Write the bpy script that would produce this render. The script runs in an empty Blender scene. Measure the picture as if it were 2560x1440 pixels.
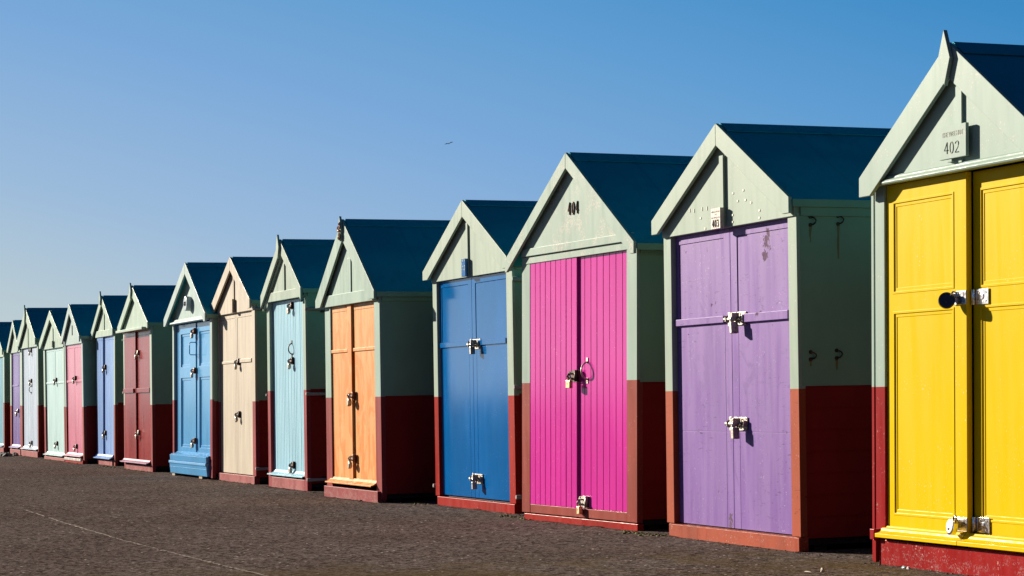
import bpy, bmesh, math, random
from mathutils import Vector, Matrix
random.seed(7)
sc = bpy.context.scene
COL = sc.collection
R = math.radians

# ------------------------------------------------------------------ helpers
def lin(c):
    return tuple(((v / 255) / 12.92 if v <= 10 else (((v / 255) + .055) / 1.055) ** 2.4) for v in c)

class MB:
    """collects simple solids and links them as ONE mesh object; lean shears the hut sideways with height"""
    def __init__(s, lean=0.):
        s.bm = bmesh.new(); s.lean = lean
    def face(s, pts, m=0):
        f = s.bm.faces.new([s.bm.verts.new(p) for p in pts]); f.material_index = m; return f
    def hull(s, a, b, m=0):
        """two matching loops joined into a closed solid"""
        va = [s.bm.verts.new(p) for p in a]; vb = [s.bm.verts.new(p) for p in b]; n = len(a)
        fs = [s.bm.faces.new(va), s.bm.faces.new(vb[::-1])]
        for i in range(n):
            j = (i + 1) % n
            fs.append(s.bm.faces.new((va[j], va[i], vb[i], vb[j])))
        for f in fs: f.material_index = m
    def box(s, x0, x1, y0, y1, z0, z1, m=0):
        s.hull([(x0, y0, z0), (x1, y0, z0), (x1, y0, z1), (x0, y0, z1)], [(x0, y1, z0), (x1, y1, z0), (x1, y1, z1), (x0, y1, z1)], m)
    def prism(s, xz, y0, y1, m=0):
        s.hull([(x, y0, z) for x, z in xz], [(x, y1, z) for x, z in xz], m)
    def prism_x(s, yz, x0, x1, m=0):
        s.hull([(x0, y, z) for y, z in yz], [(x1, y, z) for y, z in yz], m)
    def tube(s, pts, r, m=0, seg=8, closed=False):
        pts = [Vector(p) for p in pts]; n = len(pts); rings = []
        for i, p in enumerate(pts):
            if closed: t = pts[(i + 1) % n] - pts[i - 1]
            else: t = pts[min(i + 1, n - 1)] - pts[max(i - 1, 0)]
            t.normalize()
            u = t.cross(Vector((.31, .2, .93)));
            if u.length < .1: u = t.cross(Vector((1, 0, 0)))
            u.normalize(); v = t.cross(u)
            rr = r[i] if isinstance(r, (list, tuple)) else r
            rings.append([s.bm.verts.new(p + (u * math.cos(k * 2 * math.pi / seg) + v * math.sin(k * 2 * math.pi / seg)) * rr) for k in range(seg)])
        fs = []
        for i in range(n if closed else n - 1):
            a, b = rings[i], rings[(i + 1) % n]
            for k in range(seg):
                fs.append(s.bm.faces.new((a[k], a[(k + 1) % seg], b[(k + 1) % seg], b[k])))
        for f in fs: f.smooth = seg < 20
        if not closed:
            fs.append(s.bm.faces.new(rings[0][::-1])); fs.append(s.bm.faces.new(rings[-1]))
        for f in fs: f.material_index = m
    def disc(s, c, axis, r, th, m=0, seg=28):
        c = Vector(c); a = Vector(axis).normalized()
        s.tube([c - a * th / 2, c - a * th * .46, c + a * th * .46, c + a * th / 2], [r * .9, r, r, r * .9], m, seg)
    def relief(s, xs, zs, Y, yb, m=0):
        """a front of rectangular cells, each at its own depth Y[j][i] (row j = zs), closed to the back plane yb"""
        nx, nz = len(xs) - 1, len(zs) - 1
        g = lambda i, j: Y[j][i] if 0 <= i < nx and 0 <= j < nz else yb
        for j in range(nz):
            for i in range(nx):
                y = Y[j][i]
                s.face([(xs[i], y, zs[j]), (xs[i + 1], y, zs[j]), (xs[i + 1], y, zs[j + 1]), (xs[i], y, zs[j + 1])], m)
        for j in range(nz):
            for i in range(nx + 1):
                a, b = g(i - 1, j), g(i, j)
                if abs(a - b) > 1e-6:
                    p = [(xs[i], a, zs[j]), (xs[i], b, zs[j]), (xs[i], b, zs[j + 1]), (xs[i], a, zs[j + 1])]
                    s.face(p, m)
        for i in range(nx):
            for j in range(nz + 1):
                a, b = g(i, j - 1), g(i, j)
                if abs(a - b) > 1e-6:
                    p = [(xs[i], a, zs[j]), (xs[i], b, zs[j]), (xs[i + 1], b, zs[j]), (xs[i + 1], a, zs[j])]
                    s.face(p, m)
        s.face([(xs[0], yb, zs[0]), (xs[-1], yb, zs[0]), (xs[-1], yb, zs[-1]), (xs[0], yb, zs[-1])], m)
    def build(s, name, mats, parent=None, bevel=0., norm=True):
        bmesh.ops.remove_doubles(s.bm, verts=s.bm.verts, dist=1e-6)
        if norm: bmesh.ops.recalc_face_normals(s.bm, faces=s.bm.faces)
        if s.lean:
            for v in s.bm.verts: v.co.x += s.lean * v.co.z
        me = bpy.data.meshes.new(name); s.bm.to_mesh(me); s.bm.free()
        for m in (mats if isinstance(mats, (list, tuple)) else [mats]): me.materials.append(m)
        o = bpy.data.objects.new(name, me); COL.objects.link(o); o.parent = parent
        if bevel:
            b = o.modifiers.new('edge', 'BEVEL'); b.width = bevel; b.segments = 2; b.limit_method = 'ANGLE'; b.angle_limit = R(40)
        return o

def tag(o, label=None, cat=None, group=None, kind=None):
    if label: o['label'] = label
    if cat: o['category'] = cat
    if group: o['group'] = group
    if kind: o['kind'] = kind
    return o

def text_mesh(name, body, size, depth, mat, parent, x, y, z, sx=1., lean=0., rot=0.):
    cu = bpy.data.curves.new(name, 'FONT'); cu.body = body; cu.size = size; cu.extrude = depth / 2
    cu.align_x = 'CENTER'; cu.align_y = 'CENTER'; cu.space_line = 1.05; cu.resolution_u = 4
    t = bpy.data.objects.new('tmp', cu); COL.objects.link(t)
    dg = bpy.context.evaluated_depsgraph_get(); dg.update()
    me = bpy.data.meshes.new_from_object(t.evaluated_get(dg)); me.name = name
    bpy.data.objects.remove(t); bpy.data.curves.remove(cu)
    for v in me.vertices:
        px, pz, pd = v.co.x * sx, v.co.y, v.co.z
        X = x + px; Z = z + pz + rot * px
        v.co = Vector((X + lean * Z, y - pd, Z))
    me.materials.clear(); me.materials.append(mat)
    o = bpy.data.objects.new(name, me); COL.objects.link(o); o.parent = parent
    return o

# ------------------------------------------------------------------ materials
class NT:
    def __init__(s, name):
        s.mat = bpy.data.materials.new(name); s.mat.use_nodes = True; s.t = s.mat.node_tree
        s.b = s.t.nodes['Principled BSDF']; s.seed = random.uniform(0, 40)
        tc = s.t.nodes.new('ShaderNodeTexCoord'); s.co = tc.outputs['Object']
    def n(s, typ, **k):
        nd = s.t.nodes.new(typ)
        for a, b in k.items(): setattr(nd, a, b)
        return nd
    def L(s, a, b): s.t.links.new(a, b)
    def mp(s, scale=(1, 1, 1), loc=None):
        m = s.n('ShaderNodeMapping'); m.inputs['Scale'].default_value = scale
        m.inputs['Location'].default_value = loc if loc else (s.seed, s.seed * 1.7, s.seed * .6)
        s.L(s.co, m.inputs['Vector']); return m.outputs[0]
    def noise(s, scale, detail=4, vec=None, rough=.55, dist=0.):
        nd = s.n('ShaderNodeTexNoise'); nd.inputs['Scale'].default_value = scale; nd.inputs['Detail'].default_value = detail
        nd.inputs['Roughness'].default_value = rough; nd.inputs['Distortion'].default_value = dist
        s.L(vec or s.mp(), nd.inputs['Vector']); return nd.outputs['Fac']
    def rng(s, v, a, b, c=0., d=1., smooth=True):
        nd = s.n('ShaderNodeMapRange'); nd.interpolation_type = 'SMOOTHSTEP' if smooth else 'LINEAR'
        for i, x in zip((1, 2, 3, 4), (a, b, c, d)): nd.inputs[i].default_value = x
        s.L(v, nd.inputs[0]); return nd.outputs[0]
    def math(s, op, a, b=0.):
        nd = s.n('ShaderNodeMath', operation=op)
        for i, x in enumerate((a, b)):
            if isinstance(x, (int, float)): nd.inputs[i].default_value = x
            else: s.L(x, nd.inputs[i])
        return nd.outputs[0]
    def mix(s, f, a, b, mode='MIX'):
        nd = s.n('ShaderNodeMix', data_type='RGBA', blend_type=mode)
        for i, x in ((0, f), (6, a), (7, b)):
            if isinstance(x, (int, float)): nd.inputs[i].default_value = x
            elif isinstance(x, tuple): nd.inputs[i].default_value = (x + (1,))[:4]
            else: s.L(x, nd.inputs[i])
        return nd.outputs[2]
    def bump(s, h, strength=.2, dist=.002, prev=None):
        nd = s.n('ShaderNodeBump'); nd.inputs['Strength'].default_value = strength; nd.inputs['Distance'].default_value = dist
        s.L(h, nd.inputs['Height'])
        if prev: s.L(prev, nd.inputs['Normal'])
        return nd.outputs[0]
    def out(s, col, rough, nrm=None, metal=0., spec=.5):
        for k, v in (('Base Color', col), ('Roughness', rough), ('Normal', nrm), ('Metallic', metal), ('Specular IOR Level', spec)):
            if v is None: continue
            i = s.b.inputs[k]
            if isinstance(v, (int, float)): i.default_value = v
            elif isinstance(v, tuple): i.default_value = (v + (1,))[:4]
            else: s.L(v, i)
        return s.mat

ALB = .62
def al(c): return tuple(v * ALB for v in c)
def sc3(c, k): return tuple(min(1, v * k) for v in c)

def paint(name, rgb, rough=.3, var=.1, chips_glints=.0, chip_glint_col=(.75, .68, .62), blotch=None, blobs=(), cracks=0., worn=0., brush=.5, bscale=1., dirt=0., spec=.5, stk=.22):
    m = NT(name); c = al(rgb); chip_glint_col = al(chip_glint_col)
    big = m.noise(2.2 * bscale, 5, m.mp((1, 1, .6)))
    strk = m.noise(16 * bscale, 4, m.mp((1, 1, .08)), dist=.4)
    fine = m.noise(130, 3)
    f = m.math('ADD', m.math('MULTIPLY', big, 1 - stk), m.math('MULTIPLY', strk, stk))
    col = m.mix(m.rng(f, .34, .66), sc3(c, 1 - var), sc3(c, 1 + var))
    rg = m.rng(strk, .25, .75, rough * .8, rough * 1.25)
    if blotch:
        bcol, thr, zs = blotch; bcol = al(bcol)
        b1 = m.noise(5.5, 5, m.mp((1, 1, zs)), dist=1.2)
        b2 = m.noise(24, 4, m.mp((1, 1, .15)))
        k = m.rng(m.math('ADD', b1, m.math('MULTIPLY', b2, .22)), thr, thr + .12)
        col = m.mix(m.math('MULTIPLY', k, .85), col, bcol)
        rg = m.math('ADD', rg, m.math('MULTIPLY', k, .1))
    if dirt:
        sp = m.n('ShaderNodeSeparateXYZ'); m.L(m.co, sp.inputs[0])
        d = m.math('MULTIPLY', m.rng(sp.outputs[2], .5, .06), m.rng(m.noise(9, 5), .4, .75))
        col = m.mix(m.math('MULTIPLY', d, dirt), col, (.12, .09, .07))
    mask = None
    if chips_glints:
        a = m.rng(m.noise(75, 3), .655 - chips_glints * .10, .70 - chips_glints * .10)
        b = m.rng(m.noise(6, 4), .46, .62)
        mask = m.math('MULTIPLY', a, b)
    if worn:
        sp = m.n('ShaderNodeSeparateXYZ'); m.L(m.co, sp.inputs[0])
        w = m.rng(sp.outputs[2], .13, 0.0, .15, 1.)
        a = m.rng(m.math('ADD', m.noise(120, 4), m.math('MULTIPLY', w, .16 * worn)), .58, .72)
        k = m.math('MULTIPLY', a, m.rng(m.noise(11, 4, m.mp((1, 1, 2.2))), .44, .60, .04, 1.))
        col = m.mix(m.math('MULTIPLY', k, .75), col, tuple(.5 * x + .14 for x in c))
        rg = m.math('ADD', rg, m.math('MULTIPLY', k, .25))
    if mask is not None:
        col = m.mix(m.math('MULTIPLY', mask, .85), col, chip_glint_col)
    for (bx, bz, br, sz) in blobs:
        sp = m.n('ShaderNodeSeparateXYZ'); m.L(m.co, sp.inputs[0])
        dx = m.math('SUBTRACT', sp.outputs[0], bx); dz = m.math('MULTIPLY', m.math('SUBTRACT', sp.outputs[2], bz), sz)
        d = m.math('SQRT', m.math('ADD', m.math('MULTIPLY', dx, dx), m.math('MULTIPLY', dz, dz)))
        fall = m.rng(d, br, 0)
        k = m.rng(m.math('ADD', m.math('MULTIPLY', fall, .36), m.noise(30, 5, m.mp((1.4, 1, 1.2)), dist=.8)), .68, .74)
        col = m.mix(k, col, (.105, .06, .11)); rg = m.math('ADD', rg, m.math('MULTIPLY', k, .4))
    nr = m.bump(strk, .05 * brush, .004)
    nr = m.bump(fine, .05 * brush, .0015, nr)
    if cracks:
        cr = m.rng(m.noise(20, 4, m.mp((.9, 1, 5)), dist=1.0), .615, .66)
        cm = m.math('MULTIPLY', cr, m.rng(m.noise(3.2, 3), .47, .60))
        col = m.mix(m.math('MULTIPLY', cm, .75 * cracks), col, sc3(c, .30))
        nr = m.bump(cm, -.5, .003, nr)
    return m.out(col, rg, nr, 0., spec)

def metal(name, rgb, rough=.3, rust=0., metallic=1.):
    m = NT(name); n1 = m.noise(60, 4)
    col = m.mix(m.rng(n1, .35, .7), sc3(rgb, .85), rgb); mt = metallic; rg = m.rng(n1, .3, .7, rough * .8, rough * 1.3)
    if rust:
        k = m.rng(m.noise(45, 5), .62 - rust * .3, .72 - rust * .3)
        col = m.mix(k, col, (.16, .055, .02)); mt = m.math('MULTIPLY', m.math('SUBTRACT', 1., k), metallic)
        rg = m.math('ADD', rg, m.math('MULTIPLY', k, .4))
    return m.out(col, rg, m.bump(n1, .1, .001), mt)

def matte(name, rgb, rough=.8, var=.25, scale=40):
    rgb = al(rgb); m = NT(name); n1 = m.noise(scale, 5)
    return m.out(m.mix(m.rng(n1, .3, .7), sc3(rgb, 1 - var), sc3(rgb, 1 + var)), rough, m.bump(n1, .3, .004))

def roof_felt():
    m = NT('roof_felt'); a = m.noise(3, 5, m.mp((1, .5, 1))); b = m.noise(260, 3); pt = m.noise(9, 5, m.mp((.5, 1, .5)), dist=.8)
    col = m.mix(m.rng(a, .3, .7), (.006, .29, .37), (.010, .335, .425))
    col = m.mix(m.rng(b, .4, .7, 0, .25), col, (.02, .33, .38))
    col = m.mix(m.rng(pt, .52, .70, 0, .35), col, (.012, .24, .26))
    sp = m.n('ShaderNodeSeparateXYZ'); m.L(m.co, sp.inputs[0])
    seam = m.rng(m.math('ABSOLUTE', m.math('SUBTRACT', m.math('FRACT', m.math('MULTIPLY', sp.outputs[1], 1.08)), .5)), .018, .008)
    col = m.mix(m.math('MULTIPLY', seam, .12), col, (.004, .09, .11))
    nr = m.bump(seam, .15, .002, m.bump(pt, .25, .02, m.bump(b, .3, .003)))
    return m.out(col, .75, nr, 0., .25)

def asphalt():
    m = NT('asphalt')
    vo = m.n('ShaderNodeTexVoronoi'); vo.inputs['Scale'].default_value = 84; m.L(m.co, vo.inputs['Vector'])
    v2 = m.n('ShaderNodeTexVoronoi'); v2.inputs['Scale'].default_value = 24; m.L(m.co, v2.inputs['Vector'])
    n1 = m.noise(38, 5, rough=.7); n2 = m.noise(.8, 5, rough=.65); n3 = m.noise(6, 4); n4 = m.noise(20, 3, rough=.75)
    base = m.mix(m.rng(n2, .36, .64), (.142, .108, .096), (.196, .160, .144))
    base = m.mix(m.rng(n3, .35, .7, 0, .5), base, (.160, .128, .118))
    # individual stones
    hs = m.n('ShaderNodeSeparateColor'); m.L(vo.outputs['Color'], hs.inputs[0])
    base = m.mix(m.rng(hs.outputs[0], .55, .95, 0, .55), base, (.250, .205, .185))
    base = m.mix(m.rng(hs.outputs[1], .55, .95, 0, .75), base, (.034, .024, .025))
    base = m.mix(m.rng(n1, .50, .62, 0, .85), base, (.022, .014, .012))
    base = m.mix(m.rng(n4, .50, .62, 0, .70), base, (.028, .019, .017))
    h2 = m.n('ShaderNodeSeparateColor'); m.L(v2.outputs['Color'], h2.inputs[0])
    spark = m.math('MULTIPLY', m.rng(h2.outputs[2], .978, .984), m.rng(v2.outputs['Distance'], .22, .12))
    v3 = m.n('ShaderNodeTexVoronoi'); v3.inputs['Scale'].default_value = 34; m.L(m.co, v3.inputs['Vector'])
    pit = m.math('MULTIPLY', m.rng(m.noise(24, 3, rough=.6, dist=.6), .53, .60), m.rng(m.noise(60, 3), .35, .6, .5, 1.))
    base = m.mix(m.math('MULTIPLY', pit, .8), base, (.014, .009, .009))
    base = m.mix(spark, base, (.75, .66, .55))
    # mossy brown tint beside the nearest hut
    sp = m.n('ShaderNodeSeparateXYZ'); m.L(m.co, sp.inputs[0])
    near = m.math('MULTIPLY', m.rng(sp.outputs[0], -13.0, -10.2), m.rng(m.noise(2.2, 4), .38, .62))
    base = m.mix(m.math('MULTIPLY', near, .55), base, (.105, .074, .030))
    h = m.math('ADD', m.math('MULTIPLY', vo.outputs['Distance'], -.7), m.math('ADD', m.math('MULTIPLY', n1, .9), m.math('MULTIPLY', n4, .8)))
    return m.out(base, .82, m.bump(h, .42, .007), 0., .0)

GREEN = (.46, .58, .47)
M = {}
def green(key, rgb=GREEN, rough=.42, chips_glints=.15, **k):
    M['green_' + key] = paint('pale_green_paint_' + key, (rgb[0] * .98, rgb[1] * 1.02, rgb[2] * 1.04), rough, .06, chips_glints, (.80, .72, .62), spec=.08, stk=.05, **k)
def red(key, rgb, rough=.32, **k):
    M['red_' + key] = paint('red_paint_' + key, rgb, rough * 1.2, .12, .12, (.6, .30, .26), spec=.05, **k)
M['roof'] = roof_felt()
M['unseen_dark_red'] = matte('unseen_side_darkened_red', (.10, .022, .020), .8)  # unseen left walls, coloured dark to cut bounce onto the shaded walls
M['unseen_dark_green'] = matte('unseen_side_darkened_green', (.11, .13, .09), .8)  # upper part of the unseen left walls, darkened for the same reason
M['dark'] = matte('dark_timber', (.02, .018, .016))
M['steel'] = metal('galvanised_steel', (.40, .37, .32), .42, .25)
M['lock_steel'] = metal('worn_lock_steel', (.40, .37, .31), .35, .2)
M['chrome'] = metal('polished_steel', (.82, .78, .78), .22)
M['lock_shaded'] = metal('shade_darkened_steel', (.035, .045, .09), .12, 0, .6)  # shade on the turned disc lock's face, put into its colour
M['chrome_dark'] = metal('dark_polished_steel', (.55, .55, .60), .18)
M['brass'] = metal('old_brass', (.70, .52, .28), .38)
M['old_brass_paint'] = matte('tarnished_brass', (.34, .25, .17), .45, .25, 80)
M['rust'] = metal('rusty_iron', (.25, .16, .10), .5, .8)
M['iron'] = metal('dark_iron', (.06, .05, .045), .5, .3)
M['stain'] = matte('rust_stain', (.27, .24, .09), .6, .2, 12)
M['pipe'] = paint('weathered_white_paint', (.45, .40, .38), .4, .15, .3, (.3, .2, .15))
M['white'] = matte('white_remnant', (.74, .70, .58), .5, .08)
M['sign_white'] = paint('weathered_white_sign_board', (.66, .58, .50), .5, .1, .6, (.30, .22, .17), cracks=.6)
M['sign_letter'] = matte('dark_lettering', (.05, .02, .02), .5, .1)
M['wood'] = matte('bare_wood', (.36, .26, .14), .8, .25, 30)
M['woodsign'] = matte('carved_wood', (.46, .35, .22), .7, .3, 60)
M['plastic_white'] = paint('white_painted_board', (.80, .78, .72), .3, .05)

# ------------------------------------------------------------------ ground and sky
g = MB(); g.face([(-3000, -3000, 0), (3000, -3000, 0), (3000, 3000, 0), (-3000, 3000, 0)])
tag(g.build('ground', asphalt()), kind='structure')

EXPO = 1.05                         # exposure of the photograph, in stops
EL, AZ = R(17.6), R(240)            # sun height, compass angle
S = Vector((math.sin(AZ) * math.cos(EL), math.cos(AZ) * math.cos(EL), math.sin(EL)))
sun = bpy.data.lights.new('sun', 'SUN'); sun.energy = 5.; sun.angle = R(.53); sun.color = (1., .89, .74)
so = bpy.data.objects.new('sun', sun); COL.objects.link(so); so.rotation_euler = S.to_track_quat('Z', 'Y').to_euler()

w = bpy.data.worlds.new('World'); sc.world = w; w.use_nodes = True; nt = w.node_tree
bg = nt.nodes['Background']; bg.inputs[1].default_value = .1
sk = nt.nodes.new('ShaderNodeTexSky'); sk.sky_type = 'NISHITA'; sk.sun_disc = False
sk.sun_elevation = EL; sk.sun_rotation = AZ; sk.dust_density = .4; sk.air_density = 1.; sk.ozone_density = 3.
# colour of the clear sky: paler towards the horizon and towards the sun
tc = nt.nodes.new('ShaderNodeTexCoord'); sx = nt.nodes.new('ShaderNodeSeparateXYZ'); nt.links.new(tc.outputs['Generated'], sx.inputs[0])
dt = nt.nodes.new('ShaderNodeVectorMath'); dt.operation = 'DOT_PRODUCT'; nt.links.new(tc.outputs['Generated'], dt.inputs[0])
dt.inputs[1].default_value = Vector((S.x, S.y, 0)).normalized()
def wm(op, a, b):
    n = nt.nodes.new('ShaderNodeMath'); n.operation = op
    for i, x in enumerate((a, b)):
        if isinstance(x, float): n.inputs[i].default_value = x
        else: nt.links.new(x, n.inputs[i])
    return n.outputs[0]
hz = wm('MAXIMUM', sx.outputs[2], 0.)
hz = wm('ADD', hz, wm('MULTIPLY', wm('MAXIMUM', wm('SUBTRACT', hz, .19), 0.), 3.5))
ze = wm('ADD', hz, wm('MULTIPLY', wm('SUBTRACT', .80, dt.outputs['Value']), .39))
fac = wm('DIVIDE', wm('ADD', ze, .2), 1.4)
rp = nt.nodes.new('ShaderNodeValToRGB'); nt.links.new(fac, rp.inputs[0])
cr = rp.color_ramp
for i, (p, c) in enumerate([(-.2, (1.4, 1.45, 1.4)), (-.09, (1.2, 1.33, 1.36)), (-.035, (.88, 1.03, 1.08)), (.0, (.60, .67, .68)), (.051, (.473, .584, .644)), (.105, (.328, .491, .700)), (.18, (.195, .392, .690)), (.21, (.156, .366, .655)), (.245, (.109, .328, .637)), (.31, (.045, .255, .565)), (.42, (.012, .13, .36)), (.6, (.004, .055, .17)), (1.2, (.002, .030, .095))]):
    e = cr.elements[i] if i < 2 else cr.elements.new((p + .2) / 1.4)
    e.position = (p + .2) / 1.4; e.color = tuple(v / 2.5 for v in c) + (1,)
ml = nt.nodes.new('ShaderNodeVectorMath'); ml.operation = 'SCALE'; ml.inputs[3].default_value = 25. / 2 ** EXPO; nt.links.new(rp.outputs[0], ml.inputs[0])
mx = nt.nodes.new('ShaderNodeMix'); mx.data_type = 'RGBA'; mx.inputs[0].default_value = .988
nt.links.new(sk.outputs[0], mx.inputs[6]); nt.links.new(ml.outputs[0], mx.inputs[7]); nt.links.new(mx.outputs[2], bg.inputs[0])

# ------------------------------------------------------------------ hut builder
def roof_z(s, x):
    (xa, za) = s['ap']; t = s['tl'] if x < xa else s['tr']
    return za + (x - xa) * (t[1] - za) / (t[0] - xa)

def under(s, x, d):     # height under the roof line by vertical distance d
    return roof_z(s, x) - d

def door_relief(mb, kind, x0, x1, z0, z1, y, s, side, th=.03):
    yb = y + th
    if kind == 'plank':
        n = s['planks'][side]; xs = [x0]; ys = []; p = (x1 - x0) / n; gw = .007 if p > .06 else .0055
        for i in range(n):
            j = random.uniform(-.0012, .0012); k = random.uniform(-.1, .1) * p * .3 if i < n - 1 else 0
            e = x0 + p * (i + 1) + k
            ys.append(y + j)
            if i < n - 1: xs += [e - gw / 2, e + gw / 2]; ys.append(y + .008)
            else: xs.append(x1)
        mb.relief(xs, [z0, z1], [ys], yb)
    elif kind == 'panel':
        # stile and rail frame with moulded, sunk panels
        px0, px1, rows = s['pan'][side]
        a, b = .012, .030
        xs = [x0, px0, px0 + a, px0 + b, px1 - b, px1 - a, px1, x1]
        zs = [z0]; pat = [0]
        for (q0, q1) in rows:
            zs += [q0, q0 + a, q0 + b, q1 - b, q1 - a, q1]; pat += [1, 2, 3, 2, 1, 0]
        zs.append(z1)
        dep = {0: 0, 1: -.003, 2: .003, 3: .006} if s.get('bolection') else {0: 0, 1: .012, 2: .012, 3: .018}
        cx = [0, 1, 2, 3, 2, 1, 0]
        Y = [[y + dep[min(pz, c)] for c in cx] for pz in pat]
        mb.relief(xs, zs, Y, yb)
    else:               # framed boards: raised edges, flat field
        st = s.get('stile', .055); d = s.get('fr', .0045); e = .0035
        zr = s['zr']; r0, r1 = zr
        xa, xb = x0 + (st if side == 0 else s.get('cover', .08)), x1 - (s.get('cover', .07) if side == 0 else st * .6)
        xs = [x0, xa, xa + e, xb - e, xb, x1]
        zs = [z0, z0 + .004, (r0 + z0) * .47, (r0 + z0) * .47 + .003, r0, r1, z1 - .06 - e, z1 - .06, z1]
        f, p = y, y + d; gr = y + d + .006
        rowP = [f, gr, p, gr, f]
        lowP = [f if s.get('lowframe') else p, gr, p, gr, f if s.get('lowframe') else p]
        seam = [y + d + .0015 if s.get('seam') else v for v in lowP]
        Y = [lowP, lowP, seam, lowP, rowP, rowP, [f, gr, gr, gr, f], [f] * 5]
        mb.relief(xs, zs, Y, yb)

def padlock(root_pt, yaw, kind, label, hut_name, size=1.):
    """a padlock of its own, hanging from a latch; kind: slim, block, disc, round"""
    b = MB(); k = size
    if kind == 'slim':
        b.box(-.011 * k, .011 * k, -.019 * k, .019 * k, -.055 * k, 0); mat = M['steel']
        sh = [(0, -.013 * k, -.004), (0, -.013 * k, .018 * k), (0, -.008 * k, .027 * k), (0, 0, .031 * k), (0, .008 * k, .027 * k), (0, .013 * k, .018 * k), (0, .013 * k, -.004)]
    elif kind == 'block':
        b.box(-.020 * k, .020 * k, -.011 * k, .011 * k, -.042 * k, 0); mat = M['brass']
        sh = [(-.013 * k, 0, -.004), (-.013 * k, 0, .018 * k), (-.008 * k, 0, .027 * k), (0, 0, .031 * k), (.008 * k, 0, .027 * k), (.013 * k, 0, .018 * k), (.013 * k, 0, -.004)]
    else:
        b.tube([(0, -.012 * k, -.026 * k), (0, -.009 * k, -.026 * k), (0, .009 * k, -.026 * k), (0, .012 * k, -.026 * k)], [.021 * k, .026 * k, .026 * k, .021 * k], 0, 20)
        b.box(-.017 * k, .017 * k, -.010 * k, .010 * k, -.022 * k, 0); mat = M['lock_steel']
        sh = [(-.014 * k, 0, -.004), (-.014 * k, 0, .016 * k), (-.009 * k, 0, .026 * k), (0, 0, .030 * k), (.009 * k, 0, .026 * k), (.014 * k, 0, .016 * k), (.014 * k, 0, -.004)]
    o = b.build('padlock', mat, None, .003)
    o.location = root_pt; o.rotation_euler = (0, R(random.uniform(-6, 6)), yaw + R(random.uniform(-8, 8)))
    t = MB(); t.tube(sh, .0042 * k, 0, 8); t.build('shackle', M['chrome_dark'], o)
    return tag(o, label, 'padlock', 'padlocks on the hut doors')

def barrel_latch(parent, x, z, y, lean, mat, bolt_mat=None, w=1., flip=1):
    """tower bolt: back plate, keeper plate, sliding bolt, hasp staple - one part per latch with its bolt as sub-part"""
    b = MB(lean)
    b.box(x - .095 * w, x + .105 * w, y - .004, y, z - .040, z + .040)
    for sx_ in (-.085, -.02, .085): b.box(x + sx_ * w - .008, x + sx_ * w + .008, y - .024, y - .003, z - .020, z + .020)
    b.box(x - .160 * w, x - .125 * w, y - .005, y, z - .042, z + .042)
    b.tube([(x - .142 * w, y - .012, z - .02), (x - .142 * w, y - .028, z - .012), (x - .142 * w, y - .028, z + .012), (x - .142 * w, y - .012, z + .02)], .006)
    for dx, dz in ((-.085, .03), (-.085, -.03), (.09, .03), (.09, -.03), (-.142, .034), (-.142, -.034)):
        b.disc((x + dx * w, y - .005, z + dz), (0, 1, 0), .006, .004, 0, 8)
    o = b.build('latch', mat, parent, .0015)
    t = MB(lean); t.tube([(x - .19 * w, y - .015, z), (x - .185 * w, y - .015, z), (x + .06 * w, y - .015, z), (x + .065 * w, y - .015, z)], [.009, .012, .012, .009], 0, 12)
    t.box(x + .005 * w, x + .022 * w, y - .060, y - .010, z - .016, z + .034)
    t.disc((x + .004 * w, y - .048, z + .022), (1, 0, 0), .010, .03, 0, 12)
    t.build('bolt', bolt_mat or mat, o, .001)
    return o

def hasp(parent, x, z, y, lean, mat, k=1.):
    """small hasp and staple"""
    b = MB(lean)
    b.box(x - .03 * k, x + .045 * k, y - .004, y, z - .030 * k, z + .030 * k)
    b.box(x - .07 * k, x - .035 * k, y - .005, y, z - .026 * k, z + .026 * k)
    b.box(x - .06 * k, x + .02 * k, y - .014, y - .006, z - .016 * k, z + .016 * k)
    b.tube([(x - .008 * k, y - .004, z + .012 * k), (x - .008 * k, y - .034 * k, z + .010 * k), (x - .008 * k, y - .042 * k, z), (x - .008 * k, y - .034 * k, z - .010 * k), (x - .008 * k, y - .004, z - .012 * k)], .0045 * k, 0, 8)
    b.tube([(x + .03 * k, y - .014, z - .028 * k), (x + .03 * k, y - .014, z + .03 * k)], .010 * k, 0, 10)
    for dx, dz in ((.02, .02), (.02, -.02), (-.055, .018), (-.055, -.018)):
        b.disc((x + dx * k, y - .007, z + dz * k), (0, 1, 0), .006 * k, .006, 0, 8)
    return b.build('latch', mat, parent)

def d_handle(parent, x, z0, z1, y, lean, mat, r=.006, out=.045, square=False):
    b = MB(lean); zm = (z0 + z1) / 2; h = (z1 - z0) / 2
    if square:
        pts = [(x, y, z0), (x, y - out * .8, z0), (x, y - out, z0 + .012), (x, y - out, z1 - .012), (x, y - out * .8, z1), (x, y, z1)]
    else:
        pts = [(x, y, z0)] + [(x, y - out * math.cos(a), zm + h * .92 * math.sin(a)) for a in [R(q) for q in range(-80, 81, 20)]] + [(x, y, z1)]
    b.tube(pts, r, 0, 8)
    for zz in (z0 - .006, z1 + .006): b.box(x - .012, x + .012, y - .006, y, zz - .02, zz + .02)
    return b.build('handle', mat, parent)

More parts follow.
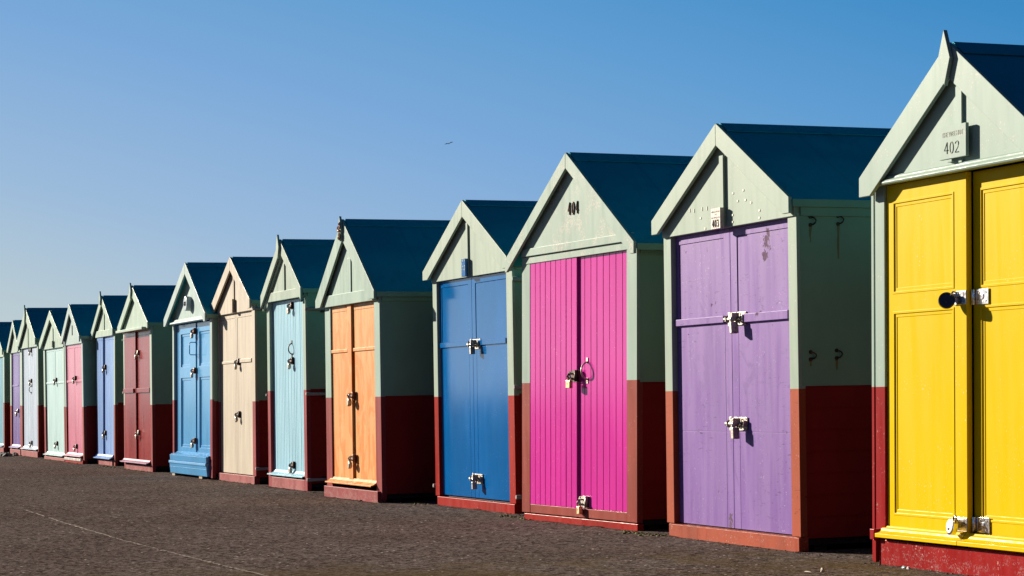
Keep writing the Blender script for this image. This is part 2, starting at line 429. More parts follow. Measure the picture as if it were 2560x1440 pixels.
HUTS = {}
def make_hut(s):
    nm = s['n']; L = s['lean']; gm = s['green']; rm = s['red']; dm = s['door']; tm = s.get('trim', gm)
    root = bpy.data.objects.new('beach_hut', None); COL.objects.link(root)
    root.location = (s['X'], s['Y'], 0); root.rotation_euler = (0, 0, s['yaw'])
    tag(root, s['label'], 'beach hut', 'beach huts in the row')
    HUTS[nm] = (root, s)
    x0, x1, p0, p1, gx = s['x0'], s['x1'], s['p0'], s['p1'], s['gx']
    dT, dB, gb, kt = s['dT'], s['dB'], s['gb'], s['kt']
    (xa, za), tl, tr = s['ap'], s['tl'], s['tr']; oh = s.get('oh', .06); dep = s.get('dep', 2.15)
    bt = (za - s['ia'])                                     # vertical height of the barge board
    rt = .045                                               # roof slab, vertical thickness
    bl = s['band']; ws = s.get('bandw', bl)
    if dep > 1.0:
        pass
    # --- walls: lapped red boards below, green sheet above, closed box
    zb0 = s.get('wz', .075)
    wl = MB(L)
    def side(xw, sg, ma, mg):
        nb = max(4, round((ws - zb0) / .122)); h = (ws - zb0) / nb; y0, y1 = .022, dep
        for i in range(nb):
            a, b = zb0 + i * h, zb0 + (i + 1) * h
            wl.face([(xw + sg * .010, y0, a), (xw + sg * .010, y1, a), (xw + sg * .001, y1, b), (xw + sg * .001, y0, b)], ma)
            wl.face([(xw - sg * .004, y0, a), (xw - sg * .004, y1, a), (xw + sg * .010, y1, a), (xw + sg * .010, y0, a)], ma)
            wl.face([(xw - sg * .012, y0, a), (xw + sg * .010, y0, a), (xw + sg * .001, y0, b), (xw - sg * .012, y0, b)], ma)
        zt = under(s, xw, rt + .004)
        xo = xw + sg * .013
        wl.hull([(xw - sg * .012, y0, ws), (xo, y0, ws), (xo, y0, zt), (xw - sg * .012, y0, zt)], [(xw - sg * .012, y1, ws), (xo, y1, ws), (xo, y1, zt), (xw - sg * .012, y1, zt)], mg)
        # batten under the eaves
        wl.box(min(xo, xo + sg * .014), max(xo, xo + sg * .014), y0, y1, zt - .075, zt - .012, mg)
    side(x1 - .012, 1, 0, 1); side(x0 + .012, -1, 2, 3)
    wl.prism([(x0 + .02, zb0), (x1 - .02, zb0), (x1 - .02, under(s, x1, rt + .01)), (xa, za - rt - .01), (x0 + .02, under(s, x0, rt + .01))], dep - .03, dep, 1)
    wl.build('wall', [M['red_side'], M['green_wall'], M['unseen_dark_red'], M['unseen_dark_green']], root, 0, False)
    fl = MB(L); fl.box(x0 + .03, x1 - .03, .05, dep - .05, zb0 - .04, zb0 + .02)
    for yy in (.12, dep * .5, dep - .2): fl.box(x0 + .06, x1 - .06, yy, yy + .08, .0, zb0 - .04)
    fl.build('floor', M['dark'], root)
    # --- roof
    ro = MB(L)
    for t in (tl, tr):
        ro.hull([(xa, -oh + .02, za - .010), (t[0], -oh + .02, t[1] - .010), (t[0], -oh + .02, t[1] - rt), (xa, -oh + .02, za - rt)],
                [(xa, dep + .06, za - .010), (t[0], dep + .06, t[1] - .010), (t[0], dep + .06, t[1] - rt), (xa, dep + .06, za - rt)], 0)
    ro = ro.build('roof', s.get('roofm', M['roof']), root)
    rc = MB(L)
    for t in (tl, tr):
        k = .115 / math.hypot(t[0] - xa, t[1] - za); ex, ez = xa + (t[0] - xa) * k, za + (t[1] - za) * k
        rc.hull([(xa, -oh + .032, za + .003), (ex, -oh + .032, ez + .003), (ex, -oh + .032, ez - .002), (xa, -oh + .032, za - .002)],
                [(xa, dep + .062, za + .003), (ex, dep + .062, ez + .003), (ex, dep + .062, ez - .002), (xa, dep + .062, za - .002)])
    rc.build('ridge_cap', M['roof'], ro)
    for t, sg in ((tl, -1), (tr, 1)):
        et = MB(L)
        et.box(min(t[0], t[0] + sg * .012), max(t[0], t[0] + sg * .012), -oh + .022, dep + .05, t[1] - .055, t[1] - .012)
        et.build('eave_trim', M['green_wall'], ro)
    # --- gable sheet
    ga = MB(L); gx0, gx1 = x0 + .004, x1 - .004
    ga.prism([(gx0, gb), (gx1, gb), (gx1, under(s, gx1, rt)), (xa, za - rt), (gx0, under(s, gx0, rt))], s.get('gy', -.012), .03)
    gab = ga.build('gable', tm, root, .002)
    # --- barge boards
    for t, nmb in ((tl, 0), (tr, 1)):
        b = MB(L); e = t[2]; xi = t[0] + (xa - t[0]) * ((e - (t[1] - bt)) / (za - t[1])) if e > t[1] - bt else t[0]
        low = roof_z(s, xi) - bt
        sg = 1 if nmb else -1
        P = [(xa + sg * .0006, za), (t[0], t[1]), (t[0], e), (xi, max(low, e)), (xa + sg * .0006, za - bt)]
        b.prism(P, -oh, -oh + .022)
        b.build('barge_board', tm, root, .003)
        if s.get('barge_fillet'):
            b = MB(L); d = .035
            b.prism([(xa, za - bt + .002), (t[0] + sg * -.0, t[1] - bt + .002), (t[0], t[1] - bt - d), (xa, za - bt - d)], -oh + .024, -oh + .045)
            b.build('barge_moulding', tm, root)
    # --- finial
    if s.get('fin'):
        f = MB(L); (ft, fb, fw) = s['fin']; fz = (ft + fb) / 2 - .005
        f.prism([(xa, ft), (xa + fw, fz), (xa + .004, fb), (xa - fw, fz)], -oh - .024, -oh - .002)
        fo = f.build('finial', tm, root, .002)
        if s.get('finrust'):
            q = MB(L)
            for zz, hh, ww in ((fz + .01, .05, .03), (fb + .045, .028, .013)):
                for k in range(9):
                    xx = xa + random.uniform(-ww, ww); z_ = zz + random.uniform(-hh, hh) * .8
                    q.disc((xx, -oh - .026, z_), (random.uniform(-.4, .4), 1, random.uniform(-.4, .4)), random.uniform(.010, .018), .012, 0, 7)
            q.build('rusty_ornament', M['rust'], fo)
    # --- posts
    zpt = gb + .02; pz = s.get('pz', kt + .004)
    def post(a, b, z0):
        p = MB(L)
        p.box(a, b, 0, .045, z0, bl, 0); p.box(a, b, 0, .045, bl, min(zpt, 9), 1)
        return p.build('post', [rm, gm], root, .0025)
    if s.get('split_post'):
        post(x0, x0 + .026, pz - .10); post(x0 + .040, p0, pz)
    else: post(x0, p0, pz)
    post(p1, x1, pz)
    if 'cleat' in s:
        c = MB(L); c.box(x0 + .045, x0 + .075, -.022, -.001, .01, .13); c.box(x0 + .042, x0 + .085, -.040, -.001, .13, .185); c.build('cleat', rm, root, .003)
    # --- bottom board
    if s.get('plinth'):
        k = MB(L); k.prism_x([(-.056, kt), (-.058, kt - .030), (-.046, kt - .038), (-.034, .035), (.03, .035), (.03, kt)], x0 + .02, p1 - .01)
        k.prism_x([(-.046, kt - .072), (-.0455, kt - .080), (-.036, kt - .080), (-.036, kt - .072)], x0 + .02, p1 - .01)
        k.prism_x([(-.05, dB), (-.035, dB + .0), (.0, dB), (.0, kt + .002), (-.045, kt + .002)], x0 + .05, p1 - .012)
        k.build('plinth', dm, root, .004)
        for xx in (x0 + .05, x0 + 1.5):
            k = MB(L); k.box(xx, xx + .16, -.02, .12, 0, .034); k.build('support_block', M['wood'], root, .004)
    else:
        ka, kb = s.get('kick', (x0 + .01, x1))
        k = MB(L); n = 14; top = []; bot = []
        for i in range(n + 1):
            xx = ka + (kb - ka) * i / n; bot.append((xx, random.uniform(-.012, .004)))
        pts = bot + [(kb, kt), (ka, kt)]
        k.prism(pts, s.get('ky', -.012), .05)
        k.build('bottom_board', s.get('kickm', rm), root, .003)
    if s.get('lowrail'):
        a, b = s['lowrail']; k = MB(L); k.box(p0 + .002, p1 - .002, .002, .05, a, b); k.build('bottom_rail', rm, root, .002)
    # --- doors
    y = s['rec']; st = s.get('step', 0.); kd = s['kind']
    for sd, (a, b, yy) in enumerate(((p0 + .002, gx - .003, y - st), (gx + (.003 if not st else -.006), p1 - .002, y))):
        if sd == 1 and not st: pass
        mb = MB(L); bh = 0
        if s.get('half', None) is not None and sd == s['half']: continue
        door_relief(mb, kd, a, b, dB, dT, yy, s, sd, .03 if sd == 0 or not st else .02)
        d = mb.build('door', dm if sd == 0 else s.get('door2', dm), root, .0018 if kd != 'board' else .0012)
        if sd == 0: DL = d
        else: DR = d
        for (qs, qx0, qx1, qz0, qz1, qt) in s.get('rails', ()):
            if qs == sd:
                r = MB(L); r.box(qx0, qx1, yy - qt, yy + .004, qz0, qz1); r.build('door_rail', s.get('railm', dm), d, .0025)
        if 'cstile' in s and sd == 0:
            c0, c1, ct = s['cstile']; r = MB(L); r.box(c0, c1, yy - ct, yy + .004, dB + .002, dT - .003); r.build('door_stile', dm, d, .003)
        if s.get('sill') is not None:
            zt_, zb_, pr = s['sill']; r = MB(L)
            sa = a - (s.get('sillx', .075) if sd == 0 else 0) + (.003 if sd else 0); sb = b + (.0 if sd else -.003)
            if s.get('sillin'): sa = a + .004 if sd == 0 else sa
            y_ = min(yy, y - st)
            if s.get('sillmould'):
                prof = [(y_ + .01, zt_), (y_ - .008, zt_), (y_ - .012, zt_ - .008), (y_ - .022, zt_ - .014), (y_ - .026, zt_ - .026), (y_ - .040, zt_ - .034), (y_ - pr, zb_ + .02), (y_ - pr, zb_), (y_ + .01, zb_)]
            else:
                prof = [(y_ + .01, zt_), (y_ - .003, zt_), (y_ - pr * .28, zt_ - (zt_ - zb_) * .42), (y_ - pr * .66, zt_ - (zt_ - zb_) * .72), (y_ - pr, zb_ + .012), (y_ - pr, zb_), (y_ - pr * .6, zb_ + .008), (y_ + .01, zb_ + .02)]
            r.prism_x(prof, sa, sb); r.build('drip_sill', s.get('sillm', dm), d, .0015)
    # --- lintel
    if s.get('lintel'):
        z0, z1, a, b, yy, typ = s['lintel']; l = MB(L)
        if typ == 'mould':
            l.prism_x([(.0, z0), (yy, z0), (yy - .006, z0 + .010), (yy, z0 + .022), (yy * .62, z0 + (z1 - z0) * .62), (yy * .62, z0 + (z1 - z0) * .80), (yy * .45, z1), (.0, z1)], a, b)
        else: l.box(a, b, yy, .004, z0, z1)
        l.build('lintel', s.get('lintm', tm), root, .003)
    if s.get('lintel2'):
        z0, z1, a, b, yy = s['lintel2']; l = MB(L); l.box(a, b, yy, .02, z0, z1); l.build('lintel', tm, root, .002)
    # --- gable batten and signs
    if s.get('bat'):
        a, b, z0, yb = s['bat']; q = MB(L); zt = min(under(s, a, bt * .6), under(s, b, bt * .6)); zt = s.get('battop', zt)
        q.box(a, b, yb, s.get('gy', -.012) + .004, z0, zt); q.build('batten', tm, gab, .002)
    return root, DL, (DR if s.get('half') != 1 else None), gab

def world(nm, x, y, z):
    root, s = HUTS[nm]; x = x + s['lean'] * z; c, q = math.cos(s['yaw']), math.sin(s['yaw'])
    return Vector((s['X'] + c * x - q * y, s['Y'] + q * x + c * y, z))

# ------------------------------------------------------------------ the fifteen huts
OUT = {}
def H(n, **k):
    k['n'] = n; OUT[n] = make_hut(k)

# paints
green('bright', (.465, .59, .505), chips_glints=.4); green('cool', (.43, .565, .48), chips_glints=.3); green('ice', (.55, .68, .64)); green('warm', (.485, .585, .475), chips_glints=.35); green('far', (.58, .715, .59), chips_glints=.1); green('scuffed', (.465, .59, .495), chips_glints=1.35); green('wall', (.36, .56, .40), chips_glints=.0); M['red_side'] = paint('red_paint_side', (.38, .030, .026), .6, .12, spec=.05)
red('deep', (.38, .014, .016), .28); red('terracotta', (.50, .105, .048), .45, cracks=1.); red('brown', (.40, .075, .055), .36)
red('clear', (.44, .026, .018), .30); red('dusty', (.36, .055, .055), .38); red('rose', (.38, .060, .070), .36)
M['kick_deep'] = paint('worn_red_board', (.42, .018, .018), .3, .14, .35, (.80, .50, .45), worn=.7, spec=.06)
M['kick_dusty'] = paint('worn_dusty_red_board', (.34, .05, .05), .45, .15, .2, (.6, .35, .33), worn=.8, spec=.08)
M['kick_rose'] = paint('worn_rose_board', (.42, .09, .09), .45, .15, .2, (.6, .35, .33), worn=.7, spec=.08)
M['kick_terra'] = paint('worn_terracotta_board', (.46, .085, .038), .5, .2, .3, (.62, .42, .36), worn=.12, cracks=.9, spec=.06)
yel = paint('yellow_gloss_paint', (1.02, .70, .0), .36, .02, .012, (1., .92, .45), brush=.4, spec=.04, stk=.05)  # pale flecks are painted glints, not bare spots in the paint
lil = paint('lilac_paint', (.31, .165, .52), .42, .05, .03, (.6, .5, .7), stk=.05, spec=.12, blotch=((.235, .105, .43), .69, .9), blobs=((1.33, 1.81, .085, .7), (1.30, 1.72, .06, 1.2), (1.22, 1.38, .05, 1.6), (.78, .13, .06, .6)), cracks=1.)
mag = paint('magenta_gloss_paint', (.93, .062, .50), .13, .05, .03, (1., .4, .65), brush=.4, spec=.42)
blu = paint('blue_gloss_paint', (.0, .17, .54), .11, .10, .08, (.35, .52, .75), brush=.35, spec=.42)
ora = paint('orange_paint', (.95, .48, .17), .36, .05, 0, blotch=((.97, .24, .0), .565, .45), brush=.6, spec=.12)
aqu = paint('pale_aqua_paint', (.50, .86, 1.04), .30, .04, spec=.16)
bei = paint('beige_paint', (.71, .62, .49), .45, .04, .05, (.5, .4, .3), cracks=.25, spec=.12, stk=.06)
skb = paint('sky_blue_gloss_paint', (.13, .50, .96), .18, .07, .12, (.7, .8, .9), brush=.8)
mar = paint('maroon_paint', (.38, .026, .026), .22, .14, .15, (.6, .32, .32), brush=.6, spec=.3)
mau = paint('mauve_paint', (.50, .26, .38), .4, .1, .2, spec=.12)
per = paint('periwinkle_paint', (.34, .56, 1.05), .26, .06, spec=.25)
pnk = paint('pink_paint', (.94, .30, .44), .24, .05, spec=.4)
pks = paint('pale_pink_paint', (.85, .55, .68), .4, .05, spec=.12)
mnt = paint('mint_paint', (.64, .92, .92), .34, .05, spec=.16)
plb = paint('pale_blue_grey_paint', (.66, .80, .98), .36, .07, spec=.16)
prp = paint('violet_paint', (.30, .19, .56), .24, .12, spec=.4)
prs = paint('pale_violet_paint', (.50, .46, .75), .4, .06, spec=.12)
tur = paint('turquoise_paint', (.27, .62, .78), .30, .08, spec=.16)

H('yellow', X=-10.166, Y=6.023, yaw=0, lean=.042, x0=-.082, x1=1.62, p0=.053, p1=1.485, gx=.809, dT=1.985, dB=.14, gb=1.99, kt=.131,
  ap=(.761, 2.629), tl=(-.106, 2.039, 1.937), tr=(1.628, 2.03, 1.93), ia=2.452, band=.932, bandw=.945, rec=0.056, step=0.042, kind='panel', bolection=True,
  pan=[(.116, .697, [(.262, 1.322), (1.414, 1.897)]), (.866, 1.43, [(.262, 1.322), (1.410, 1.90)])], sill=(.204, .145, .062), sillmould=True, sillx=.03,
  lintel=(1.985, 2.030, -.02, 1.60, -.045, 'mould'), bat=(.775, .830, 2.028, -.026), fin=(2.689, 2.411, .055), split_post=True, cleat=1,
  green=M['green_bright'], red=M['red_deep'], door=yel, kickm=M['kick_deep'], kick=(.0, 1.62), pz=.115, ky=-.006,
  label='bright yellow panelled beach hut, nearest and cut off by the right edge')
H('lilac', X=-12.89, Y=6.097, yaw=0, lean=.019, x0=-.053, x1=1.728, p0=.055, p1=1.623, gx=.826, dT=1.925, dB=.089, gb=1.92, kt=.081,
  ap=(.832, 2.558), tl=(-.110, 2.035, 1.943), tr=(1.748, 2.025, 1.934), ia=2.422, band=.93, bandw=.945, rec=0.033, kind='board', zr=(1.345, 1.385), stile=.05, cover=.085, fr=.005, seam=1,
  rails=[(0, .062, .752, 1.344, 1.386, .016), (1, .99, 1.575, 1.336, 1.387, .016)], bat=(.815, .868, 1.925, -.030), battop=2.36,
  green=M['green_warm'], red=M['red_terracotta'], door=lil, kickm=M['kick_terra'], kick=(.0, 1.728), label='lilac double-door beach hut with peeling paint and orange-red posts')
H('magenta', X=-15.295, Y=6.027, yaw=.055, lean=.041, x0=-.021, x1=1.821, p0=.121, p1=1.671, gx=.901, dT=1.895, dB=.118, gb=1.944, kt=.046,
  ap=(.845, 2.634), tl=(-.198, 1.938, 1.844), tr=(1.889, 1.93, 1.851), ia=2.521, band=1.010, bandw=.995, rec=0.022, step=0.019, kind='plank', planks=(9, 8),
  lintel=(1.944, 2.0, .02, 1.78, -.022, 'board'), lintel2=(1.890, 1.942, .0, 1.80, -.006), lowrail=(.055, .117), pz=.054, bat=None,
  green=M['green_bright'], trim=M['green_scuffed'], red=M['red_brown'], door=mag, kickm=M['red_clear'], kick=(.01, 1.82), ky=.004,
  label='magenta tongue-and-groove beach hut with brass number 404 on its gable')
H('blue', X=-17.795, Y=6.241, yaw=.01, lean=0, x0=-.073, x1=1.765, p0=.028, p1=1.635, gx=.804, dT=1.905, dB=.09, gb=1.90, kt=.073,
  ap=(.831, 2.532), tl=(-.157, 1.997, 1.921), tr=(1.80, 2.003, 1.915), ia=2.394, band=.92, bandw=.935, rec=0.025, kind='board', zr=(1.333, 1.377), stile=.055, cover=.08, fr=.004,
  rails=[(0, .036, .735, 1.334, 1.376, .010), (1, .87, 1.565, 1.333, 1.376, .010)], bat=(.822, .862, 1.90, -.026), battop=2.36,
  green=M['green_warm'], red=M['red_clear'], door=blu, kickm=M['red_clear'], kick=(.0, 1.765), label='deep blue beach hut with small blue sign above its doors')
H('orange', X=-20.139, Y=5.942, yaw=0, lean=0, x0=.015, x1=1.704, p0=.195, p1=1.544, gx=.842, dT=1.785, dB=.165, gb=1.80, kt=.100,
  ap=(.800, 2.563), tl=(-.1, 1.854, 1.781), tr=(1.732, 1.862, 1.79), ia=2.372, band=.93, bandw=.935, rec=0.025, step=0.011, kind='board', zr=(1.345, 1.374), stile=.03, cover=.02, fr=.001,
  rails=[(0, .198, .715, 1.345, 1.374, .010), (1, .845, 1.541, 1.347, 1.376, .010)], cstile=(.72, .838, .010), sill=(.190, .135, .066),
  lintel=(1.780, 1.885, .03, 1.66, -.030, 'board'), bat=(.82, .93, 1.88, -.022), battop=2.20, fin=(2.59, 2.357, .045), finrust=1,
  green=M['green_cool'], red=M['red_dusty'], door=ora, kickm=M['kick_dusty'], kick=(.018, 1.668), ky=-.03, pz=.03, label='orange patchily painted beach hut with rusty broken finial')
H('aqua', X=-22.82, Y=6.094, yaw=0, lean=0, x0=.002, x1=1.49, p0=.105, p1=1.389, gx=.757, dT=1.95, dB=.15, gb=1.955, kt=.108,
  ap=(.756, 2.577), tl=(-.028, 2.026, 1.884), tr=(1.53, 2.04, 1.89), ia=2.446, band=1.012, bandw=1.02, rec=0.037, kind='plank', planks=(11, 11),
  lintel=(1.949, 2.043, .03, 1.45, -.026, 'board'), bat=(.76, .805, 2.04, -.026), battop=2.32, fin=(2.625, 2.37, .05), sill=(.186, .128, .062), barge_fillet=True,
  green=M['green_warm'], red=M['red_rose'], door=aqu, kickm=M['kick_rose'], kick=(.108, 1.386), ky=.0, pz=.0, label='pale aqua beach hut of narrow vertical boards, between beige and orange huts')
H('beige', X=-25.109, Y=6.115, yaw=0, lean=.01, x0=-.055, x1=1.682, p0=.02, p1=1.554, gx=.775, dT=1.908, dB=.095, gb=1.904, kt=.086,
  ap=(.822, 2.537), tl=(-.132, 2.01, 1.92), tr=(1.69, 2.022, 1.922), ia=2.385, band=.905, bandw=.915, rec=0.019, kind='board', zr=(1.338, 1.372), stile=.05, cover=.06, fr=.003,
  rails=[(0, .03, .70, 1.338, 1.366, .006), (1, .92, 1.47, 1.340, 1.380, .010)], bat=(.815, .860, 1.904, -.024), battop=2.33,
  green=bei, red=M['red_rose'], door=bei, kickm=M['kick_rose'], kick=(.0, 1.66), label='beige beach hut with matching beige gable and small wooden sign')
H('sky', X=-27.217, Y=6.044, yaw=0, lean=.03, x0=-.021, x1=2.074, p0=.06, p1=1.966, gx=1.10, dT=1.86, dB=.262, gb=1.87, kt=.191,
  ap=(1.085, 2.585), tl=(-.10, 1.945, 1.853), tr=(2.115, 1.935, 1.84), ia=2.447, band=.935, bandw=.915, rec=0.046, step=0.011, oh=.095, kind='panel',
  pan=[(.30, .83, [(.36, 1.203), (1.338, 1.742)]), (1.235, 1.78, [(.36, 1.203), (1.338, 1.748)])], sill=(.305, .262, .060), plinth=1,
  lintel=(1.868, 1.925, .10, 1.98, -.060, 'mould'), bat=None, pz=.02,
  green=M['green_ice'], red=M['red_rose'], door=skb, label='sky blue panelled beach hut with round number disc on its gable')
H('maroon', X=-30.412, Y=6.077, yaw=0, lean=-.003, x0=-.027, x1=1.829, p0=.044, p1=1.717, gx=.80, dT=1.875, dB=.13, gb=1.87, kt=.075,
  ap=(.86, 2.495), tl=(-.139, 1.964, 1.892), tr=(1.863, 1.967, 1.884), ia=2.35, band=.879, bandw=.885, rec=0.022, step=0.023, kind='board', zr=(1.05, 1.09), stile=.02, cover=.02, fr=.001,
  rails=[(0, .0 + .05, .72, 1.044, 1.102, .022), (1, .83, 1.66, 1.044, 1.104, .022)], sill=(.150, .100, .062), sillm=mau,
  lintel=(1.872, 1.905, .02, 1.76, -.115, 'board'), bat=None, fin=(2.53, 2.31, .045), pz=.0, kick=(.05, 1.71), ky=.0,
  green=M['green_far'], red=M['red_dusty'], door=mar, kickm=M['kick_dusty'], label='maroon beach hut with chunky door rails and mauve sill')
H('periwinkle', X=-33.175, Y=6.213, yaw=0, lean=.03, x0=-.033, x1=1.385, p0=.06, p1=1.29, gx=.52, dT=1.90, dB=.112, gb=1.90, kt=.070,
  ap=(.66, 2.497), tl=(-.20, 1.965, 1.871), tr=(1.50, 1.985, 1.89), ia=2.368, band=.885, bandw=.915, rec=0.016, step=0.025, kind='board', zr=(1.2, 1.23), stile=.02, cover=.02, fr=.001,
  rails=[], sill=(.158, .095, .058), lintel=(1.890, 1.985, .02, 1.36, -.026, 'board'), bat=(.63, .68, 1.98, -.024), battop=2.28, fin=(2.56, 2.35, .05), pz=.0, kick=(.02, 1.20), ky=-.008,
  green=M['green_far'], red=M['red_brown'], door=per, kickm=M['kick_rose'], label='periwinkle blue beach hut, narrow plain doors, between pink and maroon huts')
H('pink', X=-34.765, Y=6.042, yaw=0, lean=-.045, x0=-.095, x1=1.476, p0=-.01, p1=1.365, gx=.640, dT=1.83, dB=.106, gb=1.825, kt=.050,
  ap=(.69, 2.446), tl=(-.07, 1.95, 1.85), tr=(1.516, 1.941, 1.845), ia=2.303, band=.86, bandw=.875, rec=0.019, kind='board', zr=(1.24, 1.27), stile=.04, cover=.05, fr=.003,
  rails=[(0, .0, .60, 1.24, 1.272, .008), (1, .68, 1.35, 1.24, 1.272, .008)], sill=(.156, .102, .060), sillm=pks, bat=(.66, .715, 1.97, -.024), battop=2.12, pz=.03,
  green=M['green_ice'], red=M['red_brown'], door=pnk, kickm=M['red_clear'], kick=(.0, 1.50), ky=-.03, label='pink beach hut with white board below its pale pink sill')
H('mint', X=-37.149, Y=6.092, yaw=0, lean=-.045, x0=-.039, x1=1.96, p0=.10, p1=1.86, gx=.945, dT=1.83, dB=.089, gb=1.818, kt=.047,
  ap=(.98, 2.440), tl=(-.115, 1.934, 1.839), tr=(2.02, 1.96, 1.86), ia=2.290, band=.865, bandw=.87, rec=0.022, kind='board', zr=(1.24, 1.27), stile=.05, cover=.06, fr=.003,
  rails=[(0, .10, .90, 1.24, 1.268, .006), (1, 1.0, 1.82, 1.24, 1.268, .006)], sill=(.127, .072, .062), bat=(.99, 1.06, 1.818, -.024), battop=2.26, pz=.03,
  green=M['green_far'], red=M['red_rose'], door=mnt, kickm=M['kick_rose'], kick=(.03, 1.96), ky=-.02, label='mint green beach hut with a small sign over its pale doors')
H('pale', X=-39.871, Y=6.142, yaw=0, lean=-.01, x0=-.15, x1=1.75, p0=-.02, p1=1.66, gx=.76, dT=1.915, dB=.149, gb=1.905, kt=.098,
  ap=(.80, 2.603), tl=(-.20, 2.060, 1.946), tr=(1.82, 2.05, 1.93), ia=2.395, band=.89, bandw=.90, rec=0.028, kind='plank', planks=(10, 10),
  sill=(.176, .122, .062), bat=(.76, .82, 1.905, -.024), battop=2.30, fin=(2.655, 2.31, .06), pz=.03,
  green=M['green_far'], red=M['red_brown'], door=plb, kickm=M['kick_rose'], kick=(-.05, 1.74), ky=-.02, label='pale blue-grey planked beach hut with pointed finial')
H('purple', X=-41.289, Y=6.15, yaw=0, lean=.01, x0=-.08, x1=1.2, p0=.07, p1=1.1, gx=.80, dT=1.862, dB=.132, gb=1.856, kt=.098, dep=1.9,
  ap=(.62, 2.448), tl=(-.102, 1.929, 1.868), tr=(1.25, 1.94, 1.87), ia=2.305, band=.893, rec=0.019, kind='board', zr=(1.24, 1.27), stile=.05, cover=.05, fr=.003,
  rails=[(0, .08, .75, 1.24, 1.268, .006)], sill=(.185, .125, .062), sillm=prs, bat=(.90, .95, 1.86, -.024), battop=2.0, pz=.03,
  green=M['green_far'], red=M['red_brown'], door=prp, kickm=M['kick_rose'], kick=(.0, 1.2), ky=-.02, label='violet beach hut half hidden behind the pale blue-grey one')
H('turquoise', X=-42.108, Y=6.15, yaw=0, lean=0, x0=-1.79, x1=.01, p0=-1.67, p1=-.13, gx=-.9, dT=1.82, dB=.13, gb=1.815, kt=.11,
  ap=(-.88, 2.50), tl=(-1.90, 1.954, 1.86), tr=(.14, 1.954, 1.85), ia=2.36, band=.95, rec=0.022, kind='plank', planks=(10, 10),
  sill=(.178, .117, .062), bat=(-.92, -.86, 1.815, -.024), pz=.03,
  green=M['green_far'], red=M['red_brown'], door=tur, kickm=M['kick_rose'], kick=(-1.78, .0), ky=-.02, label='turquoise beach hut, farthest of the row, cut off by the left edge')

DIG = {'4': [[(.72, 0), (.72, 1), (.02, .30), (.98, .30)]], '0': [[(.5 + .42 * math.sin(a), .5 + .5 * math.cos(a)) for a in [R(q) for q in range(0, 361, 24)]]],
       '2': [[(.08, .78), (.2, .94), (.5, 1), (.8, .92), (.9, .74), (.72, .48), (.06, 0), (.94, 0)]],
       '3': [[(.1, .85), (.3, .98), (.6, 1), (.86, .84), (.84, .64), (.5, .53), (.88, .42), (.94, .2), (.66, .02), (.3, 0), (.06, .14)]],
       '9': [[(.86, .62), (.6, .46), (.26, .5), (.1, .72), (.3, .96), (.6, 1), (.86, .84), (.88, .6), (.74, .2), (.5, 0)]]}
def digits(name, body, x, z, w, h, gap, r, mat, parent, y, lean, flat=.5):
    """cut-out numerals drawn as bent strips"""
    b = MB(lean)
    for k, ch in enumerate(body):
        for st in DIG[ch]:
            b.tube([(x + k * (w + gap) + p[0] * w, y, z + p[1] * h) for p in st], r, 0, 6)
    return b.build(name, mat, parent)

# ------------------------------------------------------------------ signs and numbers
def G(n): return OUT[n][3]
def sy(n): return HUTS[n][1]['lean']
# 402: carved square sign
b = MB(.042); b.box(.668, .905, -.050, -.032, 2.052, 2.215); b.box(.73, .77, -.045, -.030, 2.036, 2.054); pl = b.build('sign_board', M['green_bright'], G('yellow'), .002)
carve = matte('carved_shadow_lettering', (.31, .36, .28), .6, .1)
digits('lettering', '402', .712, 2.078, .036, .056, .012, .0026, carve, pl, -.0505, .042)
text_mesh('lettering', 'THE WEE HUT', .034, .002, carve, pl, .785, -.0505, 2.172, .86, .042)
# 403: weathered white sign with dark lettering
b = MB(.019)
for i in range(5): b.box(.752 + i * .0252, .752 + i * .0252 + .0246, -.058, -.032, 1.914, 2.040)
pl = b.build('sign_board', M['sign_white'], G('lilac'), .001)
digits('lettering', '403', .772, 1.926, .022, .042, .010, .0034, M['sign_letter'], pl, -.0585, .019)
b = MB(.019)
for row, zz in ((0, 2.018), (1, 2.000), (2, 1.982)):
    xx = .760
    while xx < .868:
        ww = random.uniform(.004, .010)
        if not (row == 1 and abs(xx - .815) > .012): b.box(xx, xx + ww * .6, -.0592, -.0575, zz - random.uniform(.002, .006), zz + random.uniform(.002, .006))
        xx += ww + .004
b.build('worn_lettering', M['sign_letter'], pl)
for (xx, zz) in ((0.374, 2.064), (0.436, 2.058), (0.55, 2.059), (0.617, 2.057), (1.1, 2.123), (0.965, 2.118), (1.027, 2.066), (1.126, 2.063), (1.198, 2.041), (1.303, 1.985), (1.301, 1.942), (0.957, 1.987), (0.521, 2.003), (0.58, 1.933), (0.696, 1.933), (0.953, 1.945)):
    b = MB(.019); tall = .012 if xx < .65 and zz > 2.05 else .0065
    b.box(xx - .010, xx + .010 if tall < .01 else xx - .002, -.0150, -.011, zz - tall, zz + tall); b.build('adhesive_pad', M['white'], G('lilac'), .001)
# 404 brass numerals
digits('number', '404', .800, 2.194, .036, .086, .026, .0050, M['old_brass_paint'], G('magenta'), -.0165, .041)
# 405 small blue sign
b = MB(0); b.box(.778, .868, -.052, -.026, 1.903, 2.048); pl = b.build('sign_board', blu, G('blue'), .002)
b = MB(0)
lt = matte('pale_blue_lettering', (.35, .48, .62), .5, .1)
for k in range(34):
    xx = random.uniform(.783, .858); zz = random.choice([1.94, 1.955, 1.97, 1.985, 2.005, 2.025, 2.037]) + random.uniform(-.004, .004)
    b.box(xx, xx + random.uniform(.003, .008), -.0535, -.0515, zz, zz + random.uniform(.004, .012))
b.build('worn_lettering', lt, pl)
